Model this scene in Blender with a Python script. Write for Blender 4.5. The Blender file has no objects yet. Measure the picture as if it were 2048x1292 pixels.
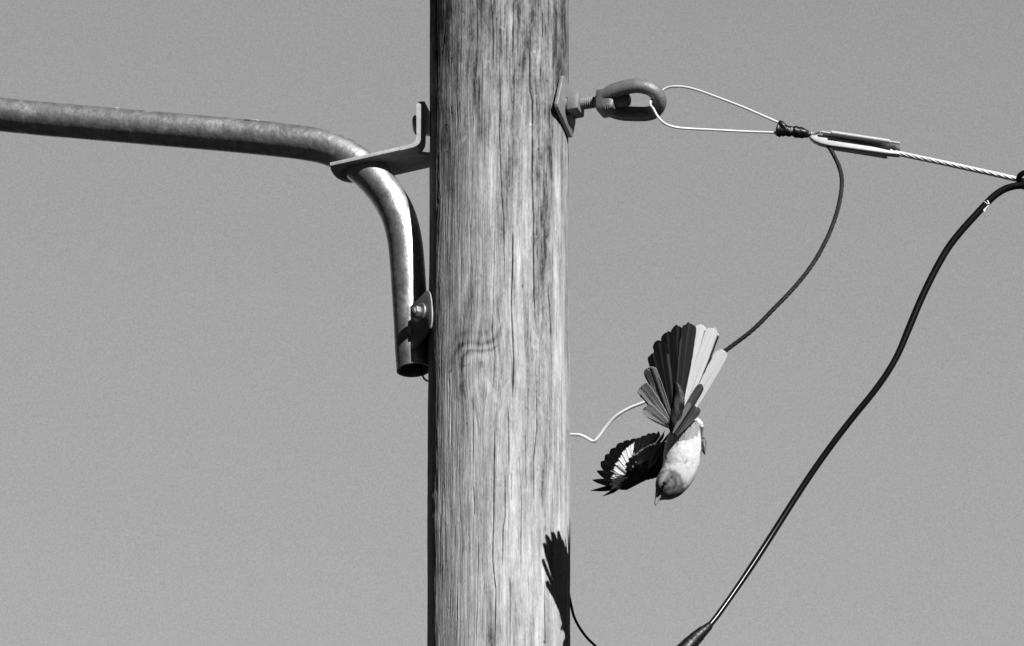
import bpy, bmesh, math, random
import numpy as np
from mathutils import Vector, Matrix

C = bpy.context.scene.collection
sc = bpy.context.scene
PI = math.pi

# ---------------------------------------------------------------- camera
ELEV = math.radians(24.0)
D = 14.0                      # metres from lens to the pole axis
K = 0.0008                    # metres per photo pixel at the pole axis
Z0 = 1.7 + D * math.sin(ELEV)
CX = 26 * K
cam_d = bpy.data.cameras.new("camera")
cam = bpy.data.objects.new("camera", cam_d)
C.objects.link(cam)
cam.location = (CX, -D * math.cos(ELEV), 1.7)
cam.rotation_euler = (PI / 2 + ELEV, 0, 0)
cam_d.sensor_width = 36.0
cam_d.lens = 36.0 * D / (2048 * K)
cam_d.clip_start = 0.5
cam_d.clip_end = 6000
sc.camera = cam

# ---------------------------------------------------------------- sky, sun, exposure
SUN_EL = math.radians(33.6)
SUN_H = Vector((0.53, -0.848)).normalized()
w = bpy.data.worlds.new("World")
sc.world = w
w.use_nodes = True
nt = w.node_tree
nt.nodes.clear()
out = nt.nodes.new("ShaderNodeOutputWorld")
bg = nt.nodes.new("ShaderNodeBackground")
sky = nt.nodes.new("ShaderNodeTexSky")
sky.sky_type = 'NISHITA'
sky.sun_disc = False
sky.sun_elevation = SUN_EL
sky.sun_rotation = math.atan2(SUN_H.x, SUN_H.y)
sky.air_density = 1.0
sky.dust_density = 0.6
sky.ozone_density = 1.0
bw = nt.nodes.new("ShaderNodeRGBToBW")
nt.links.new(sky.outputs[0], bw.inputs[0])
# grey sky, dimming added overhead and behind the lens to cut fill light
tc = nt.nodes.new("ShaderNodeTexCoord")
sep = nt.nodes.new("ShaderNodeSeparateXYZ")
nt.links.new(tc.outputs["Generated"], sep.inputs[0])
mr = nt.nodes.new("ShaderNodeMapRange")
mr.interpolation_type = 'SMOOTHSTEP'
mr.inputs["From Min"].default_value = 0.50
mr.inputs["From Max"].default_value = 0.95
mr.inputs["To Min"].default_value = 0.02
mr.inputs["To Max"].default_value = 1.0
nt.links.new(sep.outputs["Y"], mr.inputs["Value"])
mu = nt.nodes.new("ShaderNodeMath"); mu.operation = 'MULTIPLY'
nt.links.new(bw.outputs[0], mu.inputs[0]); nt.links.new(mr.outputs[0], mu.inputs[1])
nz = nt.nodes.new("ShaderNodeTexNoise")
nz.inputs["Scale"].default_value = 5200
nz.inputs["Detail"].default_value = 2
nt.links.new(tc.outputs["Generated"], nz.inputs["Vector"])
nr = nt.nodes.new("ShaderNodeMapRange")
nr.inputs["From Min"].default_value = 0.3; nr.inputs["From Max"].default_value = 0.7
nr.inputs["To Min"].default_value = 0.90; nr.inputs["To Max"].default_value = 1.10
nt.links.new(nz.outputs["Fac"], nr.inputs["Value"])
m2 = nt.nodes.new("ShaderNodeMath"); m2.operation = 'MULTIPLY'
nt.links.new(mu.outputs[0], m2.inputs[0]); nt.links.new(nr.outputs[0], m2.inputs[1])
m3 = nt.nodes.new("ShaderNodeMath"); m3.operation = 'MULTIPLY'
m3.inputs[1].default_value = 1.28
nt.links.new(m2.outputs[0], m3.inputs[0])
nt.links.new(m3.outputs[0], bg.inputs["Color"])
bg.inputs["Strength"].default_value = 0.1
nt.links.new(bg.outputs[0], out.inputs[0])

sd = bpy.data.lights.new("sun", 'SUN')
sd.energy = 5.0
sd.angle = math.radians(0.5)
sd.color = (1.0, 1.0, 1.0)
sun = bpy.data.objects.new("sun", sd)
C.objects.link(sun)
SV = Vector((SUN_H.x * math.cos(SUN_EL), SUN_H.y * math.cos(SUN_EL), math.sin(SUN_EL)))
sun.rotation_euler = SV.to_track_quat('Z', 'Y').to_euler()
sun.location = (0, 0, 20)

sc.view_settings.view_transform = 'Standard'
sc.view_settings.look = 'None'
sc.view_settings.exposure = 0.35
sc.view_settings.gamma = 1.0
sc.view_settings.use_curve_mapping = False

# ---------------------------------------------------------------- geometry helpers
CAMP = np.array(cam.location)
FW = np.array([0, math.cos(ELEV), math.sin(ELEV)])
UP = np.array([0, -math.sin(ELEV), math.cos(ELEV)])
RT = np.array([1.0, 0, 0])
FPX = D / K


def ray(px, py):
    return FW + RT * (px - 1024) / FPX + UP * (646 - py) / FPX


def plane_pt(px, py, p0, n):
    d = ray(px, py)
    t = np.dot(np.array(p0) - CAMP, n) / np.dot(d, n)
    return CAMP + d * t


def P(px, py, Y=0.0):
    """a point of the photograph standing at depth Y (in units of K metres) from the pole axis"""
    return plane_pt(px, py, (0, Y * K, 0), np.array([0, 1.0, 0]))


def project(v):
    q = v - CAMP
    z = q @ FW
    return 1024 + FPX * (q @ RT) / z, 646 - FPX * (q @ UP) / z


def U(v):
    v = np.array(v, float)
    return v / np.linalg.norm(v)


def thing(name, loc, label, cat, group=None):
    o = bpy.data.objects.new(name, None)
    C.objects.link(o)
    o.location = loc
    o.empty_display_size = 0.05
    o["label"] = label; o["category"] = cat
    if group: o["group"] = group
    return o


def wloc(o):
    v = Vector((0, 0, 0))
    while o is not None:
        v += o.location
        o = o.parent
    return v


def mk(name, verts, faces, mat, parent=None, smooth=True, angle=40, col=None, label=None):
    verts = np.asarray(verts, float)
    loc = np.array(wloc(parent)) if parent else np.zeros(3)
    me = bpy.data.meshes.new(name)
    c = verts.mean(0) if parent is None else None
    base = loc if parent else c
    me.from_pydata([tuple(v) for v in (verts - base)], [], [tuple(f) for f in faces])
    me.validate()
    if smooth:
        me.polygons.foreach_set("use_smooth", [True] * len(me.polygons))
        if angle is not None:
            me.set_sharp_from_angle(angle=math.radians(angle))
    if col is not None:
        a = me.color_attributes.new("alb", 'FLOAT_COLOR', 'POINT')
        arr = np.ones((len(verts), 4)); arr[:, 0] = arr[:, 1] = arr[:, 2] = np.asarray(col)
        a.data.foreach_set("color", arr.ravel())
    me.materials.append(mat)
    o = bpy.data.objects.new(name, me)
    C.objects.link(o)
    if parent:
        o.parent = parent
    else:
        o.location = base
    if label: o["label"] = label
    return o


class MB:
    def __init__(s): s.v = []; s.f = []; s.c = []
    def add(s, v, f, c=None):
        n = len(s.v)
        s.v += [tuple(x) for x in v]
        s.f += [tuple(i + n for i in q) for q in f]
        if c is not None: s.c += list(c)
    def obj(s, name, mat, parent=None, **k):
        return mk(name, s.v, s.f, mat, parent, col=(s.c if s.c else None), **k)


def smooth_path(pts, step):
    """centripetal-ish Catmull-Rom through the points, resampled; last columns may carry radii"""
    p = np.asarray(pts, float)
    n = len(p)
    outp = []
    ext = np.vstack([2 * p[0] - p[1], p, 2 * p[-1] - p[-2]])
    for i in range(n - 1):
        a, b, c, d = ext[i], ext[i + 1], ext[i + 2], ext[i + 3]
        L = np.linalg.norm(c[:3] - b[:3])
        m = max(1, int(math.ceil(L / step)))
        for k in range(m):
            t = k / m
            outp.append(0.5 * ((2 * b) + (-a + c) * t + (2 * a - 5 * b + 4 * c - d) * t * t + (-a + 3 * b - 3 * c + d) * t ** 3))
    outp.append(p[-1])
    return np.array(outp)


def frames(p, n0=None):
    T = np.gradient(p, axis=0)
    T /= np.linalg.norm(T, axis=1)[:, None]
    n = np.array([0, 0, 1.0]) if n0 is None else np.array(n0, float)
    if abs(np.dot(n, T[0])) > 0.95: n = np.array([0, 1.0, 0.1])
    N = []
    for t in T:
        n = n - np.dot(n, t) * t
        n = n / np.linalg.norm(n)
        N.append(n)
    N = np.array(N)
    return T, N, np.cross(T, N)


def tube_geo(p, r, sides=12, caps=True, rb=None, closed=False, n0=None, disp=None):
    p = np.asarray(p, float)
    m = len(p)
    r = np.broadcast_to(np.asarray(r, float), (m,))
    rb = r if rb is None else np.broadcast_to(np.asarray(rb, float), (m,))
    T, N, B = frames(p, n0)
    if closed:
        T = np.roll(p, -1, 0) - np.roll(p, 1, 0)
        T /= np.linalg.norm(T, axis=1)[:, None]
        if n0 is not None:
            B = np.tile(U(n0), (m, 1)); N = np.cross(B, T)
            N /= np.linalg.norm(N, axis=1)[:, None]
    v = []
    for i in range(m):
        for k in range(sides):
            a = 2 * PI * k / sides
            q = N[i] * math.cos(a) * r[i] + B[i] * math.sin(a) * rb[i]
            if disp is not None: q = q * (1 + disp(i, k))
            v.append(p[i] + q)
    f = []
    rng = m if closed else m - 1
    for i in range(rng):
        j = (i + 1) % m
        for k in range(sides):
            l = (k + 1) % sides
            f.append((i * sides + k, i * sides + l, j * sides + l, j * sides + k))
    if caps and not closed:
        f.append(tuple(range(sides))[::-1])
        f.append(tuple((m - 1) * sides + k for k in range(sides)))
    return v, f


def tube(name, pts, r, mat, parent=None, step=4 * K, sides=12, **k):
    p = smooth_path(pts, step)
    v, f = tube_geo(p[:, :3], p[:, 3] if p.shape[1] > 3 else r, sides)
    return mk(name, v, f, mat, parent, **k)


def strand_geo(mb, pts, R, lay, n=6, sides=6, step=3 * K, phase=0.0):
    p = smooth_path(pts, step)[:, :3]
    T, N, B = frames(p)
    s = np.concatenate([[0], np.cumsum(np.linalg.norm(np.diff(p, axis=0), axis=1))])
    rw = R * 0.36
    rc = R - rw
    for k in range(n):
        a = phase + 2 * PI * k / n + 2 * PI * s / lay
        q = p + (N * np.cos(a)[:, None] + B * np.sin(a)[:, None]) * rc
        mb.add(*tube_geo(q, rw, sides))
    mb.add(*tube_geo(p, rw * 1.05, sides))


def prism_geo(poly, nvec, th, bevel=0.0, seg=2):
    """poly: ordered 3D points lying in one plane; extruded by th along nvec; edges bevelled"""
    bm = bmesh.new()
    nvec = U(nvec) * th
    a = [bm.verts.new(p) for p in poly]
    b = [bm.verts.new(np.array(p) + nvec) for p in poly]
    n = len(a)
    bm.faces.new(a); bm.faces.new(b[::-1])
    for i in range(n):
        j = (i + 1) % n
        bm.faces.new((a[i], b[i], b[j], a[j]))
    bmesh.ops.recalc_face_normals(bm, faces=bm.faces)
    if bevel > 0:
        ed = [e for e in bm.edges if e.calc_face_angle(0) > math.radians(35)]
        bmesh.ops.bevel(bm, geom=ed, offset=bevel, segments=seg, profile=0.5, affect='EDGES', clamp_overlap=True)
    bm.verts.index_update()
    v = [tuple(x.co) for x in bm.verts]
    f = [tuple(x.index for x in fc.verts) for fc in bm.faces]
    bm.free()
    return v, f


def lathe_geo(p0, axis, prof, sides=32, pw=2.0, rot=0.0, up=(0, 0, 1)):
    """prof: (distance along axis, radius); pw>2 squares the section off"""
    ax = U(axis); h = U(np.cross(ax, up)); u = np.cross(h, ax)
    v = []; f = []
    for s, r in prof:
        for k in range(sides):
            a = 2 * PI * k / sides + rot
            c, d = math.cos(a), math.sin(a)
            q = r / ((abs(math.cos(a - rot)) ** pw + abs(math.sin(a - rot)) ** pw) ** (1 / pw))
            v.append(np.array(p0) + ax * s + (h * c + u * d) * q)
    m = len(prof)
    for i in range(m - 1):
        for k in range(sides):
            l = (k + 1) % sides
            f.append((i * sides + k, i * sides + l, (i + 1) * sides + l, (i + 1) * sides + k))
    f.append(tuple(range(sides))[::-1])
    f.append(tuple((m - 1) * sides + k for k in range(sides)))
    return v, f


def hexnut_geo(p0, axis, r, h, rot=0.0, sides=6, ch=0.12):
    ax = U(axis)
    up = (0, 0, 1)
    hh = U(np.cross(ax, up)); u = np.cross(hh, ax)
    poly = [np.array(p0) + (hh * math.cos(2 * PI * k / sides + rot) + u * math.sin(2 * PI * k / sides + rot)) * r for k in range(sides)]
    return prism_geo(poly, ax, h, bevel=r * ch)


# ---------------------------------------------------------------- value noise
_rs = np.random.RandomState(7)
_tab = _rs.rand(512, 512)


def vn(x, y, seed=0):
    x = np.asarray(x, float) + seed * 37.13; y = np.asarray(y, float) + seed * 91.7
    xi = np.floor(x).astype(int); yi = np.floor(y).astype(int)
    fx = x - xi; fy = y - yi
    fx = fx * fx * (3 - 2 * fx); fy = fy * fy * (3 - 2 * fy)
    a = _tab[xi % 512, yi % 512]; b = _tab[(xi + 1) % 512, yi % 512]
    c = _tab[xi % 512, (yi + 1) % 512]; d = _tab[(xi + 1) % 512, (yi + 1) % 512]
    return (a * (1 - fx) + b * fx) * (1 - fy) + (c * (1 - fx) + d * fx) * fy - 0.5


def fbm(x, y, seed=0, o=4):
    r = 0; a = 1.0
    for k in range(o):
        r = r + a * vn(x * 2 ** k, y * 2 ** k, seed + k * 5); a *= 0.5
    return r


# ---------------------------------------------------------------- materials
def mat(name, base, rough=0.6, metal=0.0, var=0.0, scale=60, detail=6, spots=None, bump=0.0, bscale=None, attr=False,
        coat=0.0, transl=0.0, spec=0.5, stretch=None):
    m = bpy.data.materials.new(name)
    m.use_nodes = True
    t = m.node_tree
    b = t.nodes["Principled BSDF"]
    b.inputs["Roughness"].default_value = rough
    b.inputs["Metallic"].default_value = metal
    b.inputs["Coat Weight"].default_value = coat
    b.inputs["Specular IOR Level"].default_value = spec
    co = t.nodes.new("ShaderNodeTexCoord")
    src = co.outputs["Object"]
    if stretch:
        mp = t.nodes.new("ShaderNodeMapping"); mp.inputs["Scale"].default_value = stretch
        t.links.new(src, mp.inputs[0]); src = mp.outputs[0]
    n = t.nodes.new("ShaderNodeTexNoise")
    n.inputs["Scale"].default_value = scale; n.inputs["Detail"].default_value = detail; n.inputs["Roughness"].default_value = 0.62
    t.links.new(src, n.inputs["Vector"])
    r = t.nodes.new("ShaderNodeMapRange")
    r.inputs["From Min"].default_value = 0.28; r.inputs["From Max"].default_value = 0.72
    r.inputs["To Min"].default_value = 1 - var; r.inputs["To Max"].default_value = 1 + var
    t.links.new(n.outputs["Fac"], r.inputs["Value"])
    mul = t.nodes.new("ShaderNodeMath"); mul.operation = 'MULTIPLY'
    t.links.new(r.outputs[0], mul.inputs[0])
    if attr:
        at = t.nodes.new("ShaderNodeAttribute"); at.attribute_name = "alb"
        t.links.new(at.outputs["Fac"], mul.inputs[1])
    else:
        mul.inputs[1].default_value = base
    colour = mul.outputs[0]
    if spots:
        s_scale, s_thr, s_mul = spots
        n2 = t.nodes.new("ShaderNodeTexNoise"); n2.inputs["Scale"].default_value = s_scale; n2.inputs["Detail"].default_value = 3
        t.links.new(src, n2.inputs["Vector"])
        r2 = t.nodes.new("ShaderNodeMapRange")
        r2.inputs["From Min"].default_value = s_thr; r2.inputs["From Max"].default_value = s_thr + 0.08
        r2.inputs["To Min"].default_value = 1.0; r2.inputs["To Max"].default_value = s_mul
        t.links.new(n2.outputs["Fac"], r2.inputs["Value"])
        mm = t.nodes.new("ShaderNodeMath"); mm.operation = 'MULTIPLY'
        t.links.new(colour, mm.inputs[0]); t.links.new(r2.outputs[0], mm.inputs[1])
        colour = mm.outputs[0]
    cb = t.nodes.new("ShaderNodeCombineColor")
    for i in range(3): t.links.new(colour, cb.inputs[i])
    t.links.new(cb.outputs[0], b.inputs["Base Color"])
    if bump:
        nb = t.nodes.new("ShaderNodeTexNoise"); nb.inputs["Scale"].default_value = bscale or scale * 3; nb.inputs["Detail"].default_value = 4
        t.links.new(src, nb.inputs["Vector"])
        bp = t.nodes.new("ShaderNodeBump"); bp.inputs["Strength"].default_value = bump; bp.inputs["Distance"].default_value = 0.002
        t.links.new(nb.outputs["Fac"], bp.inputs["Height"]); t.links.new(bp.outputs[0], b.inputs["Normal"])
    if transl:
        tr = t.nodes.new("ShaderNodeBsdfTranslucent"); t.links.new(cb.outputs[0], tr.inputs[0])
        mx = t.nodes.new("ShaderNodeMixShader"); mx.inputs[0].default_value = transl
        t.links.new(b.outputs[0], mx.inputs[1]); t.links.new(tr.outputs[0], mx.inputs[2])
        t.links.new(mx.outputs[0], t.nodes["Material Output"].inputs[0])
    return m


M_WOOD = mat("weathered_wood", 0.3, 0.9, var=0.10, scale=420, attr=True, bump=0.35, bscale=900, stretch=(1, 1, 0.12), spec=0.15)
M_GALV = mat("galvanised_steel", 0.48, 0.46, metal=0.88, var=0.38, scale=60, spots=(34, 0.57, 1.45), bump=0.35, bscale=130)
M_PLATE = mat("bracket_steel", 0.44, 0.6, metal=0.15, var=0.25, scale=90, bump=0.15, bscale=400)
M_GALV_D = mat("dull_steel", 0.27, 0.62, metal=0.45, var=0.25, scale=70, bump=0.2, bscale=400)
M_CAST = mat("cast_iron_galvanised", 0.20, 0.5, metal=0.3, var=0.22, scale=90, bump=0.35, bscale=300)
M_ALU = mat("bright_aluminium", 0.52, 0.42, metal=0.3, var=0.10, scale=150, bump=0.06, bscale=800)
M_WIRE = mat("bright_wire", 0.74, 0.36, metal=0.1, var=0.04, scale=200)
M_WHITE = mat("plain_white", 0.85, 0.5, var=0.03, scale=200)  # even white for the wire end, flecks and tie
M_TAILW = mat("dark_strand", 0.018, 0.65, metal=0.0, var=0.25, scale=200, spec=0.3)  # dark tone for the strand's tail only
M_BLACK = mat("black_jacket", 0.006, 0.24, var=0.3, scale=120, spec=0.3)
M_TAPE = mat("black_tape", 0.006, 0.42, var=0.3, scale=200, bump=0.15, bscale=200)
M_GROUND = mat("dark_soil_ground", 0.016, 0.95, var=0.4, scale=0.6, spec=0.1)
M_FEATH = mat("feather", 0.5, 0.75, var=0.10, scale=900, attr=True, transl=0.14, bump=0.25, bscale=2200, spec=0.06)
M_FEATH_T = mat("backlit_feather", 0.5, 0.75, var=0.10, scale=900, attr=True, transl=0.55, bump=0.25, bscale=2200, spec=0.06)  # copy of the feather material, more translucent, for the backlit left quills
M_BODY = mat("plumage", 0.5, 0.85, var=0.07, scale=500, attr=True, bump=0.4, bscale=1400, spec=0.15)
M_EYE = mat("bird_eye", 0.01, 0.08, spec=0.8)
M_BEAK = mat("beak_horn", 0.30, 0.35, var=0.2, scale=900)
M_LEG = mat("leg_scales", 0.13, 0.5, var=0.3, scale=900)

# ---------------------------------------------------------------- ground
g = bmesh.new()
bmesh.ops.create_grid(g, x_segments=24, y_segments=24, size=2500)
me = bpy.data.meshes.new("ground"); g.to_mesh(me); g.free()
me.materials.append(M_GROUND)
go = bpy.data.objects.new("ground", me); C.objects.link(go)
go["kind"] = "structure"

# ---------------------------------------------------------------- utility pole
R0 = 140.6
th_front = np.linspace(-math.radians(112), math.radians(112), 700)
th_back = np.linspace(math.radians(112), math.radians(248), 92)[1:-1]
TH = np.concatenate([th_front, th_back])
zc = Z0
zs = np.concatenate([np.arange(0.0, zc - 0.64, 0.08), np.linspace(zc - 0.63, zc + 0.63, 1020), np.arange(zc + 0.65, zc + 2.1, 0.08)])
nz_, nc_ = len(zs), len(TH)
TT, ZZ = np.meshgrid(TH, zs)
# leave the photograph's contour to small swellings
zz = (ZZ - zc) / K            # pixel units
base_r = R0 + 0.9 * np.sin(zz / 210 + TT * 2) + 0.7 * fbm(zz / 90, np.cos(TT) * 2 + 5, 3)
base_r = base_r + 4.6 * np.exp(-((TT + math.radians(61)) / math.radians(11.5)) ** 2)  # ridge added at the left front to push the shade line outwards
x = base_r * np.sin(TT); y = -base_r * np.cos(TT)
pts = np.stack([x * K, y * K, ZZ], -1)
PXx, PYy = project(pts.reshape(-1, 3))
PXx = PXx.reshape(x.shape); PYy = PYy.reshape(x.shape)
front = np.cos(TT) > 0.02
arc = TT * R0                   # distance round the pole

# grain deflected round the knot
KX, KY = 966.0, 742.0
dx = PXx - KX; dy = PYy - KY
rk = np.sqrt((dx / 1.0) ** 2 + (dy / 1.35) ** 2)
wk = np.exp(-(rk / 62) ** 2)
garc = arc + 7 * fbm(arc / 60, zz / 260, 11, 3) + np.where(dx > 0, 1, -1) * -16 * wk * np.where(front, 1, 0)

A = 0.335 + 0 * arc
A += 0.13 * fbm(garc / 26, zz / 240, 21, 4) + 0.09 * fbm(garc / 13, zz / 90, 23, 3)
A += 0.10 * fbm(garc / 7, zz / 150, 31, 4)
A += 0.085 * fbm(garc / 2.2, zz / 60, 41, 3)
A += 0.05 * vn(arc / 1.3, zz / 14, 51)
A += 0.05 * fbm(arc / 14, zz / 22, 61, 4) + 0.075 * fbm(arc / 2.6, zz / 6, 65, 2) + 0.07 * fbm(garc / 1.7, zz / 24, 67, 2)
H = 0.55 * fbm(garc / 5, zz / 170, 71, 4) + 0.55 * vn(garc / 1.9, zz / 50, 81) + 0.5 * fbm(garc / 22, zz / 80, 91, 3)
# overall tone: darker towards the top, paler low down
up_t = np.clip((520 - PYy) / 520, 0, 1.3)
A -= 0.15 * up_t
A += 0.05 * np.clip((PYy - 700) / 600, 0, 1)


def blob(cx, cy, sx, sy, a):
    global A
    A = A + np.where(front, a * np.exp(-((PXx - cx) / sx) ** 2 - ((PYy - cy) / sy) ** 2), 0) * (1 + 1.2 * fbm(PXx / 9, PYy / 30, 5, 3))


for b in [(890, 50, 22, 70, -0.14), (878, 230, 16, 90, -0.10), (950, 150, 14, 70, -0.07), (955, 250, 16, 50, -0.06), (1020, 115, 14, 45, -0.07),
          (1080, 190, 22, 100, -0.09), (1082, 330, 22, 80, -0.10), (1086, 480, 18, 90, -0.11), (1118, 100, 14, 90, -0.07), (1105, 620, 12, 90, -0.04),
          (985, 480, 22, 60, -0.05), (917, 700, 12, 70, -0.04), (945, 640, 20, 40, -0.05), (888, 620, 14, 70, -0.06), (875, 760, 12, 90, -0.08),
          (1113, 400, 6, 110, 0.14), (1112, 560, 6, 70, 0.12), (1116, 720, 6, 30, 0.14), (1037, 520, 8, 60, 0.07), (1041, 640, 6, 50, 0.09), (1038, 740, 5, 40, 0.09),
          (985, 330, 9, 90, 0.06), (922, 620, 12, 40, 0.05), (905, 240, 7, 80, 0.05), (950, 900, 40, 120, 0.03), (1015, 1000, 30, 140, 0.05),
          (1025, 40, 6, 16, 0.12), (905, 60, 5, 16, 0.05), (893, 1020, 14, 50, 0.05), (960, 1180, 60, 60, 0.02), (975, 1275, 22, 50, -0.09), (1040, 1260, 30, 60, -0.06),
          (1100, 1270, 14, 30, -0.05), (880, 1140, 18, 40, -0.07), (925, 780, 8, 30, -0.05), (872, 300, 10, 40, -0.05), (1108, 900, 14, 80, -0.05), (872, 1050, 9, 22, 0.06)]:
    blob(*b)


def stroke(pts_, wd, da, dh=0.0, soft=1.5, wob=1.0):
    """a soft line on the pole's surface; da changes the wood's tone, dh its height"""
    global A, H
    p = np.asarray(pts_, float)
    x0, x1 = p[:, 0].min() - wd * 5 - 4, p[:, 0].max() + wd * 5 + 4
    y0, y1 = p[:, 1].min() - wd * 5 - 4, p[:, 1].max() + wd * 5 + 4
    msk = front & (PXx > x0) & (PXx < x1) & (PYy > y0) & (PYy < y1)
    X = PXx[msk] + wob * 1.6 * vn(PYy[msk] / 22, PXx[msk] * 0 + 3, 9); Yv = PYy[msk]
    best = np.full(X.shape, 1e9); tb = np.zeros(X.shape)
    L = np.concatenate([[0], np.cumsum(np.linalg.norm(np.diff(p, axis=0), axis=1))])
    for i in range(len(p) - 1):
        a, b = p[i], p[i + 1]
        ab = b - a; l2 = (ab ** 2).sum() + 1e-9
        t = np.clip(((X - a[0]) * ab[0] + (Yv - a[1]) * ab[1]) / l2, 0, 1)
        d = np.hypot(X - a[0] - ab[0] * t, Yv - a[1] - ab[1] * t)
        k = d < best
        best = np.where(k, d, best); tb = np.where(k, (L[i] + t * math.sqrt(l2)) / L[-1], tb)
    taper = np.clip(np.minimum(tb, 1 - tb) * 8, 0.25, 1) * (0.75 + 0.6 * vn(Yv / 17, X * 0, 2))
    q = np.exp(-(best / (wd * np.maximum(taper, 0.2))) ** 2)
    A[msk] += da * q; H[msk] += dh * q


cr = [  # drying checks (points, width, strength)
    ([(981, -5), (986, 60), (986, 127)], 1.0, .8), ([(999, 107), (1000, 187), (999, 270), (1001, 310), (1003, 387), (1007, 440), (1009, 580)], 1.2, 1),
    ([(1026, 450), (1025, 530), (1022, 616), (1026, 683), (1027, 716), (1025, 813)], 1.6, 1.2), ([(1016, 816), (1017, 860), (1018, 947)], 1.4, 1),
    ([(1026, -5), (1026, 113)], 1.5, 1), ([(1060, 47), (1060, 180), (1065, 200), (1065, 366), (1067, 430), (1067, 530), (1070, 636), (1076, 670)], 1.5, 1.1),
    ([(953, -5), (954, 87)], 1.0, .6), ([(964, 110), (963, 293)], .9, .6), ([(941, 430), (941, 593)], 1.1, .8), ([(941, 600), (943, 700)], .8, .4),
    ([(989, 463), (986, 616), (984, 663), (989, 716), (986, 783)], 1.0, .7), ([(1056, 547), (1056, 683)], 1.0, .7), ([(1096, 570), (1100, 630), (1103, 680)], 1.2, .9),
    ([(1105, 490), (1106, 570)], 1.1, .6), ([(1073, 763), (1074, 860), (1068, 910), (1068, 1007)], 1.1, .9), ([(1103, 697), (1104, 813)], 1.0, .6),
    ([(945, 790), (946, 947)], 1.0, .7), ([(989, 860), (987, 1027), (985, 1121), (991, 1178), (990, 1296)], 1.4, 1.1), ([(1010, 940), (1010, 1034), (1006, 1054), (1005, 1138)], 1.3, 1),
    ([(1037, 893), (1043, 994), (1041, 1161)], .9, .7), ([(1023, 944), (1022, 1004)], .9, .7), ([(1020, 1144), (1020, 1296)], 1.2, .9), ([(1089, 1174), (1091, 1296)], 1.4, .9),
    ([(947, 970), (948, 1034)], 1.0, .8), ([(957, 1074), (952, 1296)], 1.2, .7), ([(919, 980), (920, 1047)], .8, .5), ([(888, 70), (884, 110)], 1.6, .9), ([(902, 115), (902, 128)], 1.5, .4),
    ([(901, 210), (903, 230)], 1.5, .35), ([(969, 1120), (967, 1190)], .8, .5), ([(1040, 215), (1040, 260)], .8, .5), ([(893, 480), (893, 560)], .8, .5), ([(921, 480), (921, 570)], .8, .5),
    ([(1120, 800), (1120, 900)], .9, .5), ([(1130, 930), (1131, 1010)], 1.1, .7), ([(1009, 5), (1009, 60)], 1.0, .7), ([(1085, 20), (1085, 80)], .8, .5), ([(965, 860), (965, 920)], .8, .5),
    ([(902, 780), (902, 900)], .8, .5), ([(876, 300), (875, 420)], 1.4, .8), ([(1052, 860), (1052, 960)], .8, .5), ([(1030, 1180), (1031, 1270)], .8, .5), ([(915, 1190), (913, 1280)], .8, .5),
]
for p_, wd, s in cr:
    stroke(p_, wd * 0.95, -0.26 * s, -2.4 * s, wob=0.7)
_cr = random.Random(21)
for _ in range(85):                                   # hairline checks
    x_ = 872 + 262 * _cr.random(); y_ = -20 + 1290 * _cr.random(); l_ = 30 + 130 * _cr.random() ** 2
    if math.hypot(x_ - 962, (y_ + l_ / 2 - 740) / 1.4) < 60: continue
    s_ = 0.25 + 0.45 * _cr.random()
    stroke([(x_, y_), (x_ + _cr.uniform(-1.5, 1.5), y_ + l_ / 2), (x_ + _cr.uniform(-2, 2), y_ + l_)], 0.85, -0.22 * s_, -1.6 * s_, wob=0.8)
for _ in range(60):                                   # pits, pegs and paint specks
    x_ = 872 + 262 * _cr.random(); y_ = -20 + 1330 * _cr.random(); q_ = _cr.random()
    stroke([(x_, y_), (x_ + _cr.uniform(-1, 1), y_ + 2 + 6 * _cr.random())], 1.0 + 1.2 * _cr.random(), -0.13 if q_ < 0.6 else 0.12, -0.8 if q_ < 0.6 else 0.0, wob=0.2)
A = 0.33 + (A - 0.33) * 1.16
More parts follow.
